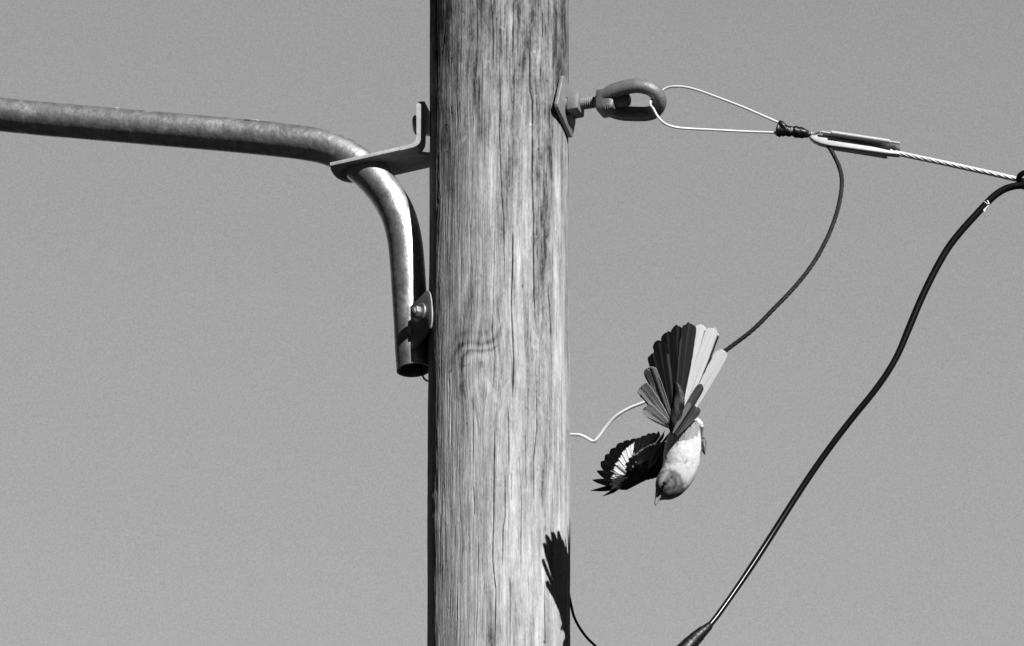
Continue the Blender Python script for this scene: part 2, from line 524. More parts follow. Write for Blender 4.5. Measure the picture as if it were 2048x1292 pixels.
# rings and stains round the knot
for p_, wd, s in [
    ([(902, 745), (906, 712), (922, 690), (944, 684), (962, 689), (984, 682), (998, 668), (1004, 645)], 7, -.12),
    ([(923, 742), (926, 714), (938, 701), (960, 702), (982, 700), (996, 690)], 5.5, -.12),
    ([(912, 745), (915, 712), (930, 696), (960, 696), (985, 691), (996, 672)], 2.2, .03),
    ([(890, 770), (886, 730), (898, 695), (915, 672), (945, 662), (970, 668), (985, 655), (990, 630)], 7, -.06), ([(1010, 770), (1016, 740), (1012, 700), (1018, 660)], 6, -.05), ([(945, 790), (948, 825)], 6, -.05), ([(935, 730), (938, 715), (955, 710), (975, 715)], 7, .06), ([(963, 722), (964, 735)], 5, -.12), ([(925, 734), (938, 728)], 1.8, -.12), ([(897, 744), (905, 740)], 1.8, -.12),
    ([(966, 738), (975, 752), (984, 764)], 1.4, -.08), ([(962, 748), (948, 775), (930, 805)], 8, .07), ([(966, 752), (984, 785), (1000, 810)], 8, .06),
    ([(925, 760), (930, 790), (938, 800)], 7, -.06), ([(985, 770), (1003, 775)], 8, -.05), ([(895, 760), (903, 800), (925, 812)], 3, .06), ([(965, 765), (968, 800)], 5, -.05),
    ([(1070, 680), (1080, 690), (1078, 705), (1070, 700)], 4, -.06), 
    ([(915, 600), (932, 575), (940, 540)], 5, .05), ([(928, 640), (940, 600), (948, 560)], 4, -.04), ([(908, 650), (920, 625), (935, 600)], 4, -.03),
    ([(868, 985), (872, 1000), (866, 1012)], 4, -.12), ([(884, 1035), (892, 1050), (900, 1052)], 2, -.08), ([(880, 1000), (900, 1010), (912, 1022)], 3, -.03),
    ([(1090, 1052), (1092, 1062)], 5, -.07), ([(884, 1124), (898, 1120)], 1.3, -.08), ([(905, 530), (918, 531)], 1, -.05), ([(973, 619), (986, 619)], .9, -.10),
    ([(875, 285), (870, 320), (872, 345)], 4, -.08), ([(935, 270), (915, 290), (905, 310)], 5, .06), ([(892, 215), (905, 230), (903, 245)], 5, -.07),
    ([(1090, 475), (1098, 488), (1104, 510)], 3.5, .05), ([(1075, 130), (1080, 95)], 3, .06), ([(1068, 100), (1071, 106)], 2.2, .15), ([(1072, 190), (1073, 193)], 2.4, .18),
    ([(976, 122), (979, 124)], 2.5, .16), ([(1060, 247), (1063, 250)], 2.5, .14), ([(1072, 472), (1074, 474)], 1.6, .16), ([(1000, 52), (1008, 60)], 2, .12),
    ([(915, 165), (916, 190)], 2, .10), ([(921, 120), (925, 260)], 2.5, .05), ([(870, 120), (872, 190), (874, 200)], 2, .12),
]:
    stroke(p_, wd, s * 1.35, 0.0, wob=0.3)
# small knot hump on the shaded edge
H += np.where(front, 2.0 * np.exp(-((PXx - 866) / 9) ** 2 - ((PYy - 1000) / 16) ** 2) + 1.5 * np.exp(-((PXx - 868) / 9) ** 2 - ((PYy - 1040) / 18) ** 2), 0)
A = np.clip(A, 0.035, 0.62)
rr = base_r + H
vx = np.stack([rr * np.sin(TT) * K, -rr * np.cos(TT) * K, ZZ], -1).reshape(-1, 3)
# gentle taper is too small to see over 1.3 m; add a cap vertex on top
top_c = np.array([[0, 0, zs[-1] + 0.01]])
allv = np.vstack([vx, top_c])
ii, kk = np.meshgrid(np.arange(nz_ - 1), np.arange(nc_), indexing='ij')
kn = (kk + 1) % nc_
quads = np.stack([ii * nc_ + kk, ii * nc_ + kn, (ii + 1) * nc_ + kn, (ii + 1) * nc_ + kk], -1).reshape(-1, 4)
k1 = np.arange(nc_)
tris = np.stack([(nz_ - 1) * nc_ + k1, (nz_ - 1) * nc_ + (k1 + 1) % nc_, np.full(nc_, nz_ * nc_)], -1)
me = bpy.data.meshes.new("utility_pole")
me.vertices.add(len(allv)); me.vertices.foreach_set("co", allv.astype(np.float32).ravel())
nl = quads.size + tris.size
me.loops.add(nl)
me.loops.foreach_set("vertex_index", np.concatenate([quads.ravel(), tris.ravel()]).astype(np.int32))
npoly = len(quads) + len(tris)
me.polygons.add(npoly)
st = np.concatenate([np.arange(len(quads)) * 4, len(quads) * 4 + np.arange(len(tris)) * 3]).astype(np.int32)
me.polygons.foreach_set("loop_start", st)
me.update(calc_edges=True)
me.polygons.foreach_set("use_smooth", np.ones(npoly, dtype=bool))
ca = me.color_attributes.new("alb", 'FLOAT_COLOR', 'POINT')
arr = np.ones((len(allv), 4), np.float32); arr[:-1, 0] = arr[:-1, 1] = arr[:-1, 2] = A.ravel(); arr[-1, :3] = 0.2
ca.data.foreach_set("color", arr.ravel())
me.materials.append(M_WOOD)
pole = bpy.data.objects.new("utility_pole", me); C.objects.link(pole)
pole["label"] = "weathered round wooden utility pole with long drying cracks and a swirling knot"
pole["category"] = "utility pole"

# ---------------------------------------------------------------- street lamp arm on the left
B_ = math.radians(12)
AO = np.array([-math.cos(B_), math.sin(B_), 0.0])      # outward from the pole
AT = np.array([math.sin(B_), math.cos(B_), 0.0])       # along the plate, away from the lens
ZU = np.array([0, 0, 1.0])


def AP(px, py, t=0.0):
    return plane_pt(px, py, AT * t * K, AT)


arm = thing("lamp_arm", tuple(P(858, 500, 30)),
            "bent galvanised steel pipe arm bolted to the left side of the wooden pole", "pipe arm")
cl = [(-2200, 30), (-1400, 92), (-700, 157), (0, 229), (150, 243), (300, 256), (450, 269), (560, 280), (620, 288), (655, 296), (690, 311), (722, 333), (752, 361), (777, 394), (797, 432),
      (808.5, 475), (814, 520), (817.5, 570), (822, 640), (825, 700), (828, 740)]
cp = smooth_path([AP(*q) for q in cl], 6 * K)
ro, ri = 35.0 * K, 30.5 * K
sd_ = 40
v1, f1 = tube_geo(cp, ro, sd_, caps=False, n0=AT)
inner = cp[-40:]
v2, f2 = tube_geo(inner, ri, sd_, caps=False, n0=AT)
mb = MB()
mb.add(v1, f1)
n1 = len(mb.v)
mb.add(v2, [q[::-1] for q in f2])
for k in range(sd_):
    l = (k + 1) % sd_
    a0 = n1 - sd_; b0 = len(mb.v) - sd_
    mb.f.append((a0 + k, a0 + l, b0 + l, b0 + k))
mb.f.append(tuple(range(sd_))[::-1])
c0 = n1
mb.f.append(tuple(c0 + k for k in range(sd_)))
mb.obj("pipe", M_GALV, arm)
for (fx, fy, fr, fs) in ((510, 243.5, 4.5, 1.7), (236, 219, 3.2, 1.6), (497, 250, 2.0, 3.0)):
    lo = AP(fx, fy, 0); j_ = int(np.argmin([np.linalg.norm(q - lo) for q in cp])); c_ = cp[j_]; td = U(cp[j_ + 1] - cp[j_ - 1])
    # direction from the axis to the fleck, on the visible side
    hgt_ = float(np.dot(lo - c_, np.cross(AT, td))) ; sg_ = 1.0
    hh_ = max(-0.97, min(0.97, hgt_ / ro)); up_ = np.cross(AT, td)
    nv = U(up_ * hh_ - AT * math.sqrt(1 - hh_ * hh_))
    tv_ = np.cross(nv, td)
    rng = random.Random(fx)
    vs_ = []
    for k in range(14):
        a = 2 * PI * k / 14; q_ = fr * K * (0.6 + 0.7 * rng.random())
        vs_.append(c_ + nv * (ro + 0.1 * K) + td * math.cos(a) * q_ * fs + tv_ * math.sin(a) * q_)
    mk("paint_fleck", *prism_geo(vs_, nv, 0.7 * K), M_WHITE if fx != 497 else M_BLACK, arm)
# upper strap bracket: sloping plate with a turned-up tab
W = 53.0
pA = AP(657, 329, -W); pB = AP(822, 291.7, -W)
sA = np.dot(pA, AO) / K; sB = np.dot(pB, AO) / K
zA, zB = pA[2], pB[2]


def PL(s, t):
    return AO * s * K + AT * t * K + ZU * (zA + (zB - zA) * (s - sA) / (sB - sA))


pn = U(np.cross(PL(200, 10) - PL(200, 0), PL(210, 0) - PL(200, 0)))
if pn[2] < 0: pn = -pn
poly = [PL(sB, -W), PL(sB - 1, -30), PL(sB - 8, -19), PL(153, -8), PL(146, -2), PL(139, 1), PL(128, 2), PL(126, 30), PL(128, W),
        PL(290, W), PL(305, 49), PL(320, 40), PL(331, 26), PL(338, 8), PL(341, -12), PL(341, -34), PL(338, -W)]
mb = MB()
mb.add(*prism_geo([q - pn * 4 * K for q in poly], pn, 8 * K, bevel=1.2 * K))
# tab
tab = [(800, 296.6, 0, 36), (808, 294.8, 0, 36), (816, 293.0, 0, 36), (824, 290.9, 0, 36), (830, 288.0, 0, 36), (834.5, 283.5, 0, 36), (837.2, 277.5, 0, 37), (838.2, 270, 0, 38), (838.2, 258, 0, 38), (838.2, 250, 0, 45), (838.2, 240, 0, 72), (838.2, 228, 0, 107),
       (838.2, 210, 0, 107), (838.2, 206.5, 2, 104), (838.2, 199, 12, 92), (838.2, 192, 26, 78)]
cpts = [AP(a, b, -W - 0.6) for a, b, _, _ in tab]
vv = []; ff = []
for i, (c, (_, _, w0, w1)) in enumerate(zip(cpts, tab)):
    t = U(cpts[min(i + 1, len(cpts) - 1)] - cpts[max(i - 1, 0)])
    n = np.cross(t, AT)
    hh = 4.5 if i < 4 else 5.4
    for s_, e_ in ((-1, w0), (1, w0), (1, w1), (-1, w1)):
        vv.append(c + n * s_ * hh * K + AT * (K * e_))
for i in range(len(tab) - 1):
    for k in range(4):
        l = (k + 1) % 4
        ff.append((i * 4 + k, i * 4 + l, i * 4 + 4 + l, i * 4 + 4 + k))
ff.append((0, 3, 2, 1)); e = len(tab) * 4 - 4; ff.append((e, e + 1, e + 2, e + 3))
mb.add(vv, ff)
mb.obj("strap_bracket", M_PLATE, arm, angle=30)
# bolt head on the tab
bc = AP(833, 250, -W + 55)
bo = MB()
bo.add(*lathe_geo(bc + AO * 0, AO, [(0, 20 * K), (2.5 * K, 20 * K), (5 * K, 17 * K)], 28))
#bo.add(*lathe_geo(bc + AO * 5 * K, AO, [(0, 12 * K), (4 * K, 11 * K), (6.5 * K, 6 * K)], 28))
bo.obj("bolt", M_GALV_D, arm)
# weld bead where the pipe passes the plate
i0 = int(np.argmin([abs(np.dot(q - PL(np.dot(q, AO) / K, 0), pn)) for q in cp]))
wd_c = cp[i0]; tdir = U(cp[i0 + 1] - cp[i0 - 1])
rng = random.Random(3)
wp = []
for k in range(36):
    a = 2 * PI * k / 36
    u1 = AT; u2 = U(np.cross(AT, pn))
    # pipe cut by the plate: an ellipse
    st_ = 1 / max(0.35, abs(np.dot(tdir, pn)))
    wp.append(wd_c + u1 * math.cos(a) * 36 * K + u2 * math.sin(a) * 36 * K * st_ - pn * 6 * K)
wv, wf = tube_geo(np.array(wp), 3.2 * K, 8, closed=True, n0=pn, disp=lambda i, k: 0.35 * rng.random())
mk("weld_bead", wv, wf, M_GALV_D, arm)
# lower mount: two plates in a V against the pole
for sg, nm in ((1, "front"), (-1, "rear")):
    d0 = np.array([0.541, -0.841, 0.0]); n0 = np.array([-0.841, -0.541, 0.0])
    A0 = np.array([-175, -1, 0.0]) * K
    ol = [(825, 612), (838, 600), (855, 582.5), (859, 581), (862, 583), (864.5, 590), (866.5, 602), (868, 625), (867.5, 642), (865.5, 655), (862.5, 660), (858, 661), (830, 699), (825, 698)]
    pl = [plane_pt(a - 4.2, b, A0, n0) for a, b in ol]
    if sg < 0:
        # mirror in the arm's plane
        pl = [q - 2 * np.dot(q, AT) * AT for q in pl]
        n0 = n0 - 2 * np.dot(n0, AT) * AT
    mk("mounting_plate", *prism_geo(pl, -n0, 8.5 * K, bevel=1.3 * K), M_GALV_D, arm)
n0 = np.array([-0.841, -0.541, 0.0]); A0 = np.array([-175, -1, 0.0]) * K
bc = plane_pt(841, 626, A0, n0)
wa = MB(); wa.add(*lathe_geo(bc, n0, [(0, 20 * K), (3 * K, 20 * K), (4.5 * K, 18 * K)], 32))
bt = wa.obj("washer", M_GALV, arm)
hx = MB(); hx.add(*hexnut_geo(bc + n0 * 4.5 * K, n0, 13 * K, 11 * K, rot=0.3)); hx.add(*lathe_geo(bc + n0 * 15 * K, n0, [(0, 7.5 * K), (4 * K, 7.5 * K), (5 * K, 6 * K)], 20))
hx.obj("bolt", M_GALV_D, arm)
tube("feed_wire", [AP(838, 720), AP(843, 742), AP(847, 755), P(853, 761, 40), P(860, 762, 30), P(864, 752, 40), P(868, 742, 60)], 2.0 * K, M_BLACK, arm, step=2 * K)

# ---------------------------------------------------------------- eye bolt on the right
a21 = math.radians(21)
EA = np.array([math.cos(a21), -math.sin(a21), 0.0])
EH = np.array([math.sin(a21), math.cos(a21), 0.0])
c0 = P(129 + 998 + 3, 214, -50)
c0 = EA * 140 * K + ZU * c0[2]
eye = thing("eye_bolt", tuple(c0), "grey eye nut on threaded bolt through the square washer at the pole's right edge", "eye bolt")
dv = (-25, 62); dw = (62, 25)
sq = []
for (h, z) in (dv, dw, (-dv[0], -dv[1]), (-dw[0], -dw[1])):
    sq.append(c0 + EA * 1 * K + EH * h * K + ZU * z * K)
# corners cut a little so they read rounded
def cut(poly, f=0.06):
    o = []
    n = len(poly)
    for i in range(n):
        p_, q, r_ = poly[i - 1], poly[i], poly[(i + 1) % n]
        o += [q + (p_ - q) * f, q + (r_ - q) * f]
    return o
mk("square_washer", *prism_geo(cut(sq), EA, 8 * K, bevel=1.5 * K), M_GALV_D, eye)
nb = MB()
nb.add(*lathe_geo(c0 + EA * 9 * K, EA, [(0, 19 * K), (3.5 * K, 19 * K), (5 * K, 17 * K)], 32))
nb.add(*hexnut_geo(c0 + EA * 13 * K, EA, 29.5 * K, 25 * K, rot=PI / 4 + 0.12, sides=4, ch=0.16))
nb.obj("nut", M_GALV_D, eye)
prof = [(0, 11 * K)]
s = 2.0
while s < 74:
    prof += [(s * K, 10.2 * K), ((s + 1.6) * K, 12.4 * K), ((s + 2.6) * K, 12.4 * K), ((s + 4.2) * K, 10.2 * K)]
    s += 4.4
prof.append((76 * K, 10 * K))
rb = MB(); rb.add(*lathe_geo(c0 + EA * 36 * K, EA, prof, 28))
rb.obj("threaded_rod", M_GALV_D, eye, angle=25)


TAU = math.radians(50)
EN = EH * math.cos(TAU) + ZU * math.sin(TAU)          # the ring's plane leans: its top comes towards the lens
EW = ZU * math.cos(TAU) - EH * math.sin(TAU)
ec0 = c0 + EA * 84 * K


def EP(px, py, off=0.0):
    return plane_pt(px, py, ec0 + EN * off * K, EN)


ring = [(1212, 207), (1212, 195), (1223, 184), (1250, 175), (1276, 171.5), (1300, 177), (1315, 190), (1319, 205), (1312, 220), (1298, 227), (1275, 228), (1245, 226), (1224, 219)]
rp = [EP(a, b) for a, b in ring]
rp2 = rp + [rp[0]]
sm = smooth_path(rp2, 3 * K)[:-1, :3]
# widths: broad band at the left (boss end), rounder at the far end
rad = []; rwd = []
for q in sm:
    pxq, pyq = project(q[None, :])
    f_ = np.clip((pxq[0] - 1214) / 100, 0, 1)
    rad.append((13.8 + 0.5 * f_ + 1.5 * max(0, 0.15 - f_) / 0.15) * K); rwd.append((22 - 6 * f_) * K)
e_mb = MB()
e_mb.add(*tube_geo(sm, rad, 28, closed=True, n0=EN, rb=rwd))
s0 = (np.dot(EP(1201, 208) - c0, EA))
zt = EP(1220, 204)[2] - c0[2]
bp0 = c0 + EA * s0 + ZU * (zt - 3 * K)
e_mb.add(*lathe_geo(bp0, EA, [(0, 22 * K), (2 * K, 24 * K), (26 * K, 24 * K), (33 * K, 22.5 * K), (36 * K, 20 * K)], 56, pw=8))
e_mb.add(*lathe_geo(bp0, EA, [(34 * K, 14 * K), (58 * K, 14 * K), (63 * K, 12 * K), (65 * K, 8 * K)], 28))
e_mb.obj("eye_nut", M_CAST, eye, angle=50)
# worn cast lettering, standing slightly proud of the lower limb and the boss
def cast_text(txt, origin, xdir, zdir, size, name):
    cu = bpy.data.curves.new("t", 'FONT'); cu.body = txt; cu.size = size; cu.extrude = 0.7 * K; cu.align_x = 'CENTER'; cu.align_y = 'CENTER'
    to = bpy.data.objects.new("t", cu); C.objects.link(to)
    dg = bpy.context.evaluated_depsgraph_get(); dg.update()
    m_ = bpy.data.meshes.new_from_object(to.evaluated_get(dg))
    xd = U(xdir); zd = U(zdir); nd = np.cross(xd, zd)
    vs = [origin + xd * v_.co.x + zd * v_.co.y + nd * v_.co.z for v_ in m_.vertices]
    fs = [tuple(p_.vertices) for p_ in m_.polygons]
    bpy.data.objects.remove(to); bpy.data.curves.remove(cu)
    mk(name, vs, fs, M_CAST, eye, smooth=False)
ang = U(EA + ZU * 0.02)
tilt = U(ZU * 0.90 + -EH * 0.42)
cast_text("NASTEN", EP(1272, 231.5, -16.0), ang, EW, 10 * K, "cast_lettering")
cast_text("m", plane_pt(1215, 212, c0 - EH * 25.3 * K, EH), ang, ZU, 17 * K, "cast_mark")

# ---------------------------------------------------------------- dead end clamp and its bail
CY = -125
clamp = thing("wedge_clamp", tuple(P(1640, 275, CY)), "bright metal wedge clamp with a wire bail looped through the eye nut", "cable clamp")
tube("wire_bail", [P(1604, 262, CY), P(1580, 255, CY), P(1561, 247, CY), P(1520, 229, CY), P(1480, 212, CY + 4), P(1430, 193, CY + 10), P(1400, 182, CY + 16), P(1372, 174.5, CY + 22), P(1350, 173, CY + 26),
                   P(1336, 175, CY + 30), P(1324, 181, CY + 32), P(1312, 190, CY + 26), P(1302, 201, CY + 8), P(1301, 210, CY - 14), P(1307, 218, CY - 26), P(1314, 231, CY - 30), P(1324, 243, CY - 28), P(1338, 251, CY - 22),
                   P(1360, 256, CY - 16), P(1400, 258.5, CY - 10), P(1450, 261, CY - 6), P(1500, 263.5, CY), P(1552, 265.5, CY), P(1600, 270, CY)], 2.5 * K, M_WIRE, clamp, step=3 * K)
rng = random.Random(5)
tp = smooth_path([list(P(a, b, CY)) + [r * K] for a, b, r in [(1552, 259, 9), (1555, 259.5, 13), (1562, 260, 13.5), (1572, 261, 11.5), (1581, 262.5, 11), (1585, 263, 10), (1590, 263.5, 11.5), (1600, 265, 11.5), (1609, 267, 9.5), (1617, 269, 6.5), (1622, 270, 4)]], 2 * K)
tv, tf = tube_geo(tp[:, :3], tp[:, 3], 22, disp=lambda i, k: 0.3 * float(vn(i * 0.5, k * 0.4, 4)))
tm = MB(); tm.add(tv, tf)
kp = smooth_path([list(P(a, b, CY - 9)) + [r * K] for a, b, r in [(1558, 243, 3), (1561, 246, 6), (1566, 252, 7), (1571, 258, 5)]], 2 * K)
tm.add(*tube_geo(kp[:, :3], kp[:, 3], 14))
tm.obj("tape_wrap", M_TAPE, clamp)


def prY(pts_, y0, y1, bev=0.8):
    return prism_geo([P(a, b, y0) for a, b in pts_], (0, 1, 0), (y1 - y0) * K, bevel=bev * K)


# channel body: inclined web with rolled rails
YT, YB = CY - 14, CY + 10
web = [P(1645, 266, YT), P(1800, 288.5, YT), P(1800, 303, YB), P(1645, 284, YB)]
wn = U(np.cross(web[1] - web[0], web[3] - web[0]))
sh = MB()
sh.add(*prism_geo(web, wn if wn[2] > 0 else -wn, 3 * K, bevel=0.6 * K))
def rail(mb_, a, b, r, Y_):
    p_ = np.array([P(*a, Y_), P(*b, Y_)])
    q = smooth_path(p_, 20 * K)
    v_, f_ = tube_geo(q[:, :3], r * K, 16)
    mb_.add(v_, f_)
rail(sh, (1643, 264), (1800, 286.5), 2.6, YT)
sh.obj("keeper", M_ALU, clamp, angle=35)
s2 = MB()
rail(s2, (1663, 265.5), (1779, 283), 4.8, YT - 2)
rail(s2, (1659, 291.5), (1775, 310), 8.0, YB)
s2.obj("body_shell", M_ALU, clamp, angle=35)
wg = MB()
wg.add(*prism_geo([P(a, b, CY - 8) for a, b in [(1618, 273), (1624, 270), (1640, 269), (1658, 273), (1700, 281), (1774, 299), (1800, 303), (1800, 309), (1775, 307), (1660, 291), (1642, 287), (1628, 281)]], (0, 1, 0), 16 * K, bevel=2.0 * K, seg=3))
wg.add(*tube_geo(smooth_path([P(1612, 267.5, CY - 2), P(1630, 266.5, CY - 2), P(1642, 264.5, YT)], 4 * K)[:, :3], 2.6 * K, 10))
wg.obj("wedge", M_ALU, clamp, angle=35)

# ---------------------------------------------------------------- messenger strand with its hanging tail
strand = thing("messenger_strand", tuple(P(1800, 308, CY)), "thin twisted steel strand running from the clamp to the right edge with a curling tail", "strand wire")
sm_ = MB()
strand_geo(sm_, [P(1780, 302.5, CY), P(1800, 307.5, CY), P(1920, 333, CY - 8), P(2040, 360, CY - 16), P(2200, 400, CY - 28), P(2600, 510, CY - 60), P(3400, 760, CY - 130)], 5.6 * K, 92 * K)
sm_.obj("strand", M_WIRE, strand, angle=60)
tl = [(1652, 287, CY), (1660, 297, CY), (1668, 311, CY), (1677, 330, CY), (1683, 352, CY), (1683, 378, CY), (1677, 412, CY), (1666, 448, CY), (1650, 485, CY - 2), (1626, 527, CY - 4), (1592, 571, CY - 6), (1550, 615, CY - 6),
      (1505, 660, CY), (1450, 702, CY + 10), (1400, 738, CY + 20), (1345, 776, CY + 34)]
tmb = MB(); strand_geo(tmb, [P(*q) for q in tl], 4.6 * K, 70 * K, phase=0.4)
tmb.obj("strand_tail", M_TAILW, strand, angle=60, label="dark twisted tail of the strand hanging in a loose curve")
tube("bare_end", [P(*q) for q in [(1350, 772, CY + 32), (1320, 789, CY + 42), (1290, 804, CY + 52), (1262, 815, CY + 62), (1240, 827, CY + 70), (1224, 840, CY + 78), (1210, 857, CY + 86), (1198, 873, CY + 92), (1191, 881, CY + 95), (1187.5, 883, CY + 97), (1182, 881.5, CY + 100),
                                  (1171, 875, CY + 108), (1160, 870.5, CY + 116), (1150, 869.5, CY + 124), (1140, 869.5, CY + 134), (1128, 870, 45), (1110, 872, 96), (1085, 872, 124)]],
     3.2 * K, M_WHITE, strand, step=3 * K, label="smooth white end of the strand bent into a kink before the pole")

# ---------------------------------------------------------------- black service cable
cable = thing("service_cable", tuple(P(2030, 371, CY - 20)), "thick black cable sweeping down from the right edge to a tapered splice at the bottom", "cable")
Yc = CY - 22
cpts = [(3400, 790, Yc - 120), (2600, 535, Yc - 50), (2200, 420, Yc - 16), (2110, 392, Yc - 8), (2075, 379, Yc - 4), (2048, 371.5, Yc), (2028, 372.5, Yc), (2008, 379, Yc), (1989, 391.5, Yc), (1970, 410, Yc), (1945, 437, Yc), (1920, 465, Yc), (1899, 492, Yc), (1880, 523, Yc), (1858, 565, Yc),
        (1838, 608, Yc), (1818, 656, Yc), (1797, 706, Yc), (1775, 745, Yc), (1745, 787, Yc + 2), (1705, 836, Yc + 4), (1665, 888, Yc + 6), (1625, 944, Yc + 8), (1585, 1005, Yc + 6), (1545, 1068, Yc - 1), (1505, 1130, Yc - 14), (1465, 1189, Yc - 30), (1432, 1235, Yc - 44), (1415, 1255, Yc - 51), (1400, 1271, Yc - 56)]
tube("cable_jacket", [list(P(*q)) + [(7.2 if q[0] > 1800 else 6.5 if q[0] > 1500 else 5.8) * K] for q in cpts], None, M_BLACK, cable, step=6 * K, sides=20)
sp = smooth_path([list(P(a, b, Yc - 47 + (a - 1423) * 0.4)) + [r * K] for a, b, r in [(1423, 1246, 5.5), (1416, 1254, 8.2), (1407, 1262, 10.5), (1398, 1270, 12), (1388, 1280, 14), (1379, 1290, 16), (1366, 1304, 17), (1352, 1320, 16), (1338, 1338, 13), (1326, 1352, 9), (1318, 1358, 5)]], 2 * K)
rng = random.Random(8)
sv, sf = tube_geo(sp[:, :3], sp[:, 3], 26, disp=lambda i, k: 0.10 * float(vn(i * 0.22, k * 0.3, 4)) + 0.05 * float(vn(i * 0.7, k * 0.6, 9)))
mk("splice_sleeve", sv, sf, M_TAPE, cable)
tube("drip_loop", [P(*q) for q in [(1322, 1355, Yc - 87), (1302, 1366, Yc - 82), (1276, 1366, Yc - 50), (1244, 1345, Yc), (1214, 1316, Yc + 58), (1190, 1291.5, Yc + 100), (1173.5, 1275, Yc + 116), (1159, 1255, Yc + 132), (1148, 1233, Yc + 148), (1142, 1209, Yc + 168),
                                  (1137, 1185, 50), (1128, 1150, 80), (1112, 1100, 112), (1096, 1040, 126)]], 2.7 * K, M_BLACK, cable, step=4 * K, label="thin wire curving up from the splice to the back of the pole")
# hanger coil round the strand at the frame's edge
tube("hanger_coil", [P(*q) for q in [(2090, 366, CY - 4), (2078, 354, CY - 30), (2062, 344.5, CY - 36), (2049, 345.5, CY - 34), (2040, 351, CY - 30), (2037, 360, CY - 20), (2041, 368, CY - 6), (2050, 375, CY + 2), (2062, 381, CY + 2), (2078, 388, CY - 6), (2092, 392, CY - 16)]], 5.6 * K, M_BLACK, cable, step=3 * K, sides=14)
# pale plastic tie biting into the jacket
ct = P(1972.5, 407.5, Yc); cd = U(P(1989, 391.5, Yc) - P(1960, 421, Yc))
pr = []
tmb = MB()
tmb.add(*lathe_geo(ct - cd * 2 * K, cd, [(0, 7.2 * K), (0.3 * K, 7.6 * K), (1.2 * K, 7.6 * K), (1.5 * K, 7.2 * K)], 20))
q = smooth_path([list(P(a, b, Yc - 7)) + [r * K] for a, b, r in [(1978, 409, 1.1), (1976, 403, 1.5), (1974, 401, 1.0)]], 1.5 * K); tmb.add(*tube_geo(q[:, :3], q[:, 3], 8))
q = smooth_path([list(P(a, b, Yc - 5)) + [r * K] for a, b, r in [(1978, 410, 1.0), (1974, 414, 1.2), (1970, 418, 1.4), (1968, 421.5, 2.2), (1970, 424, 1.2)]], 1.5 * K); tmb.add(*tube_geo(q[:, :3], q[:, 3], 8))
tmb.obj("cable_tie", M_WHITE, cable, label="small pale broken tie wrapped on the black cable")

# ---------------------------------------------------------------- the bird
_P = P


def P(px, py, Y=0.0):
    return _P(px, py, Y - 27)


BY = -350.0
bird = thing("bird", tuple(P(1365, 900, BY)), "grey and white bird diving head down, tail fanned and one dark wing spread", "bird")


def loft(name, secs, mat_, parent, colf, sides=48, step=2.0, nfun=None, depth=1.0):
    p = smooth_path([list(P(a, b, y_)) + [r * K] for a, b, y_, r in secs], step * K)
    c_ = p[:, :3]; r_ = p[:, 3]
    T, N, B = frames(c_, (0, 1, 0))
    v = []; cols = []
    for i in range(len(c_)):
        for k in range(sides):
            a = 2 * PI * k / sides
            q = (N[i] * math.cos(a) * depth + B[i] * math.sin(a)) * r_[i]
            if nfun: q = q * (1 + nfun(i / len(c_), a))
            v.append(c_[i] + q)
    v = np.array(v)
    X_, Y_ = project(v)
    nd = (v - np.repeat(c_, sides, axis=0)); nd /= (np.linalg.norm(nd, axis=1)[:, None] + 1e-9)
    cols = colf(X_, Y_, nd)
    f = []
    for i in range(len(c_) - 1):
        for k in range(sides):
            l = (k + 1) % sides
            f.append((i * sides + k, i * sides + l, (i + 1) * sides + l, (i + 1) * sides + k))
    f.append(tuple(range(sides))[::-1]); f.append(tuple((len(c_) - 1) * sides + k for k in range(sides)))
    return mk(name, v, f, mat_, parent, col=cols, angle=None)


def seg_d(X, Y, pl):
    best = np.full(X.shape, 1e9)
    p = np.asarray(pl, float)
    for i in range(len(p) - 1):
        a, b = p[i], p[i + 1]; ab = b - a
        t = np.clip(((X - a[0]) * ab[0] + (Y - a[1]) * ab[1]) / ((ab ** 2).sum() + 1e-9), 0, 1)
        best = np.minimum(best, np.hypot(X - a[0] - ab[0] * t, Y - a[1] - ab[1] * t))
    return best


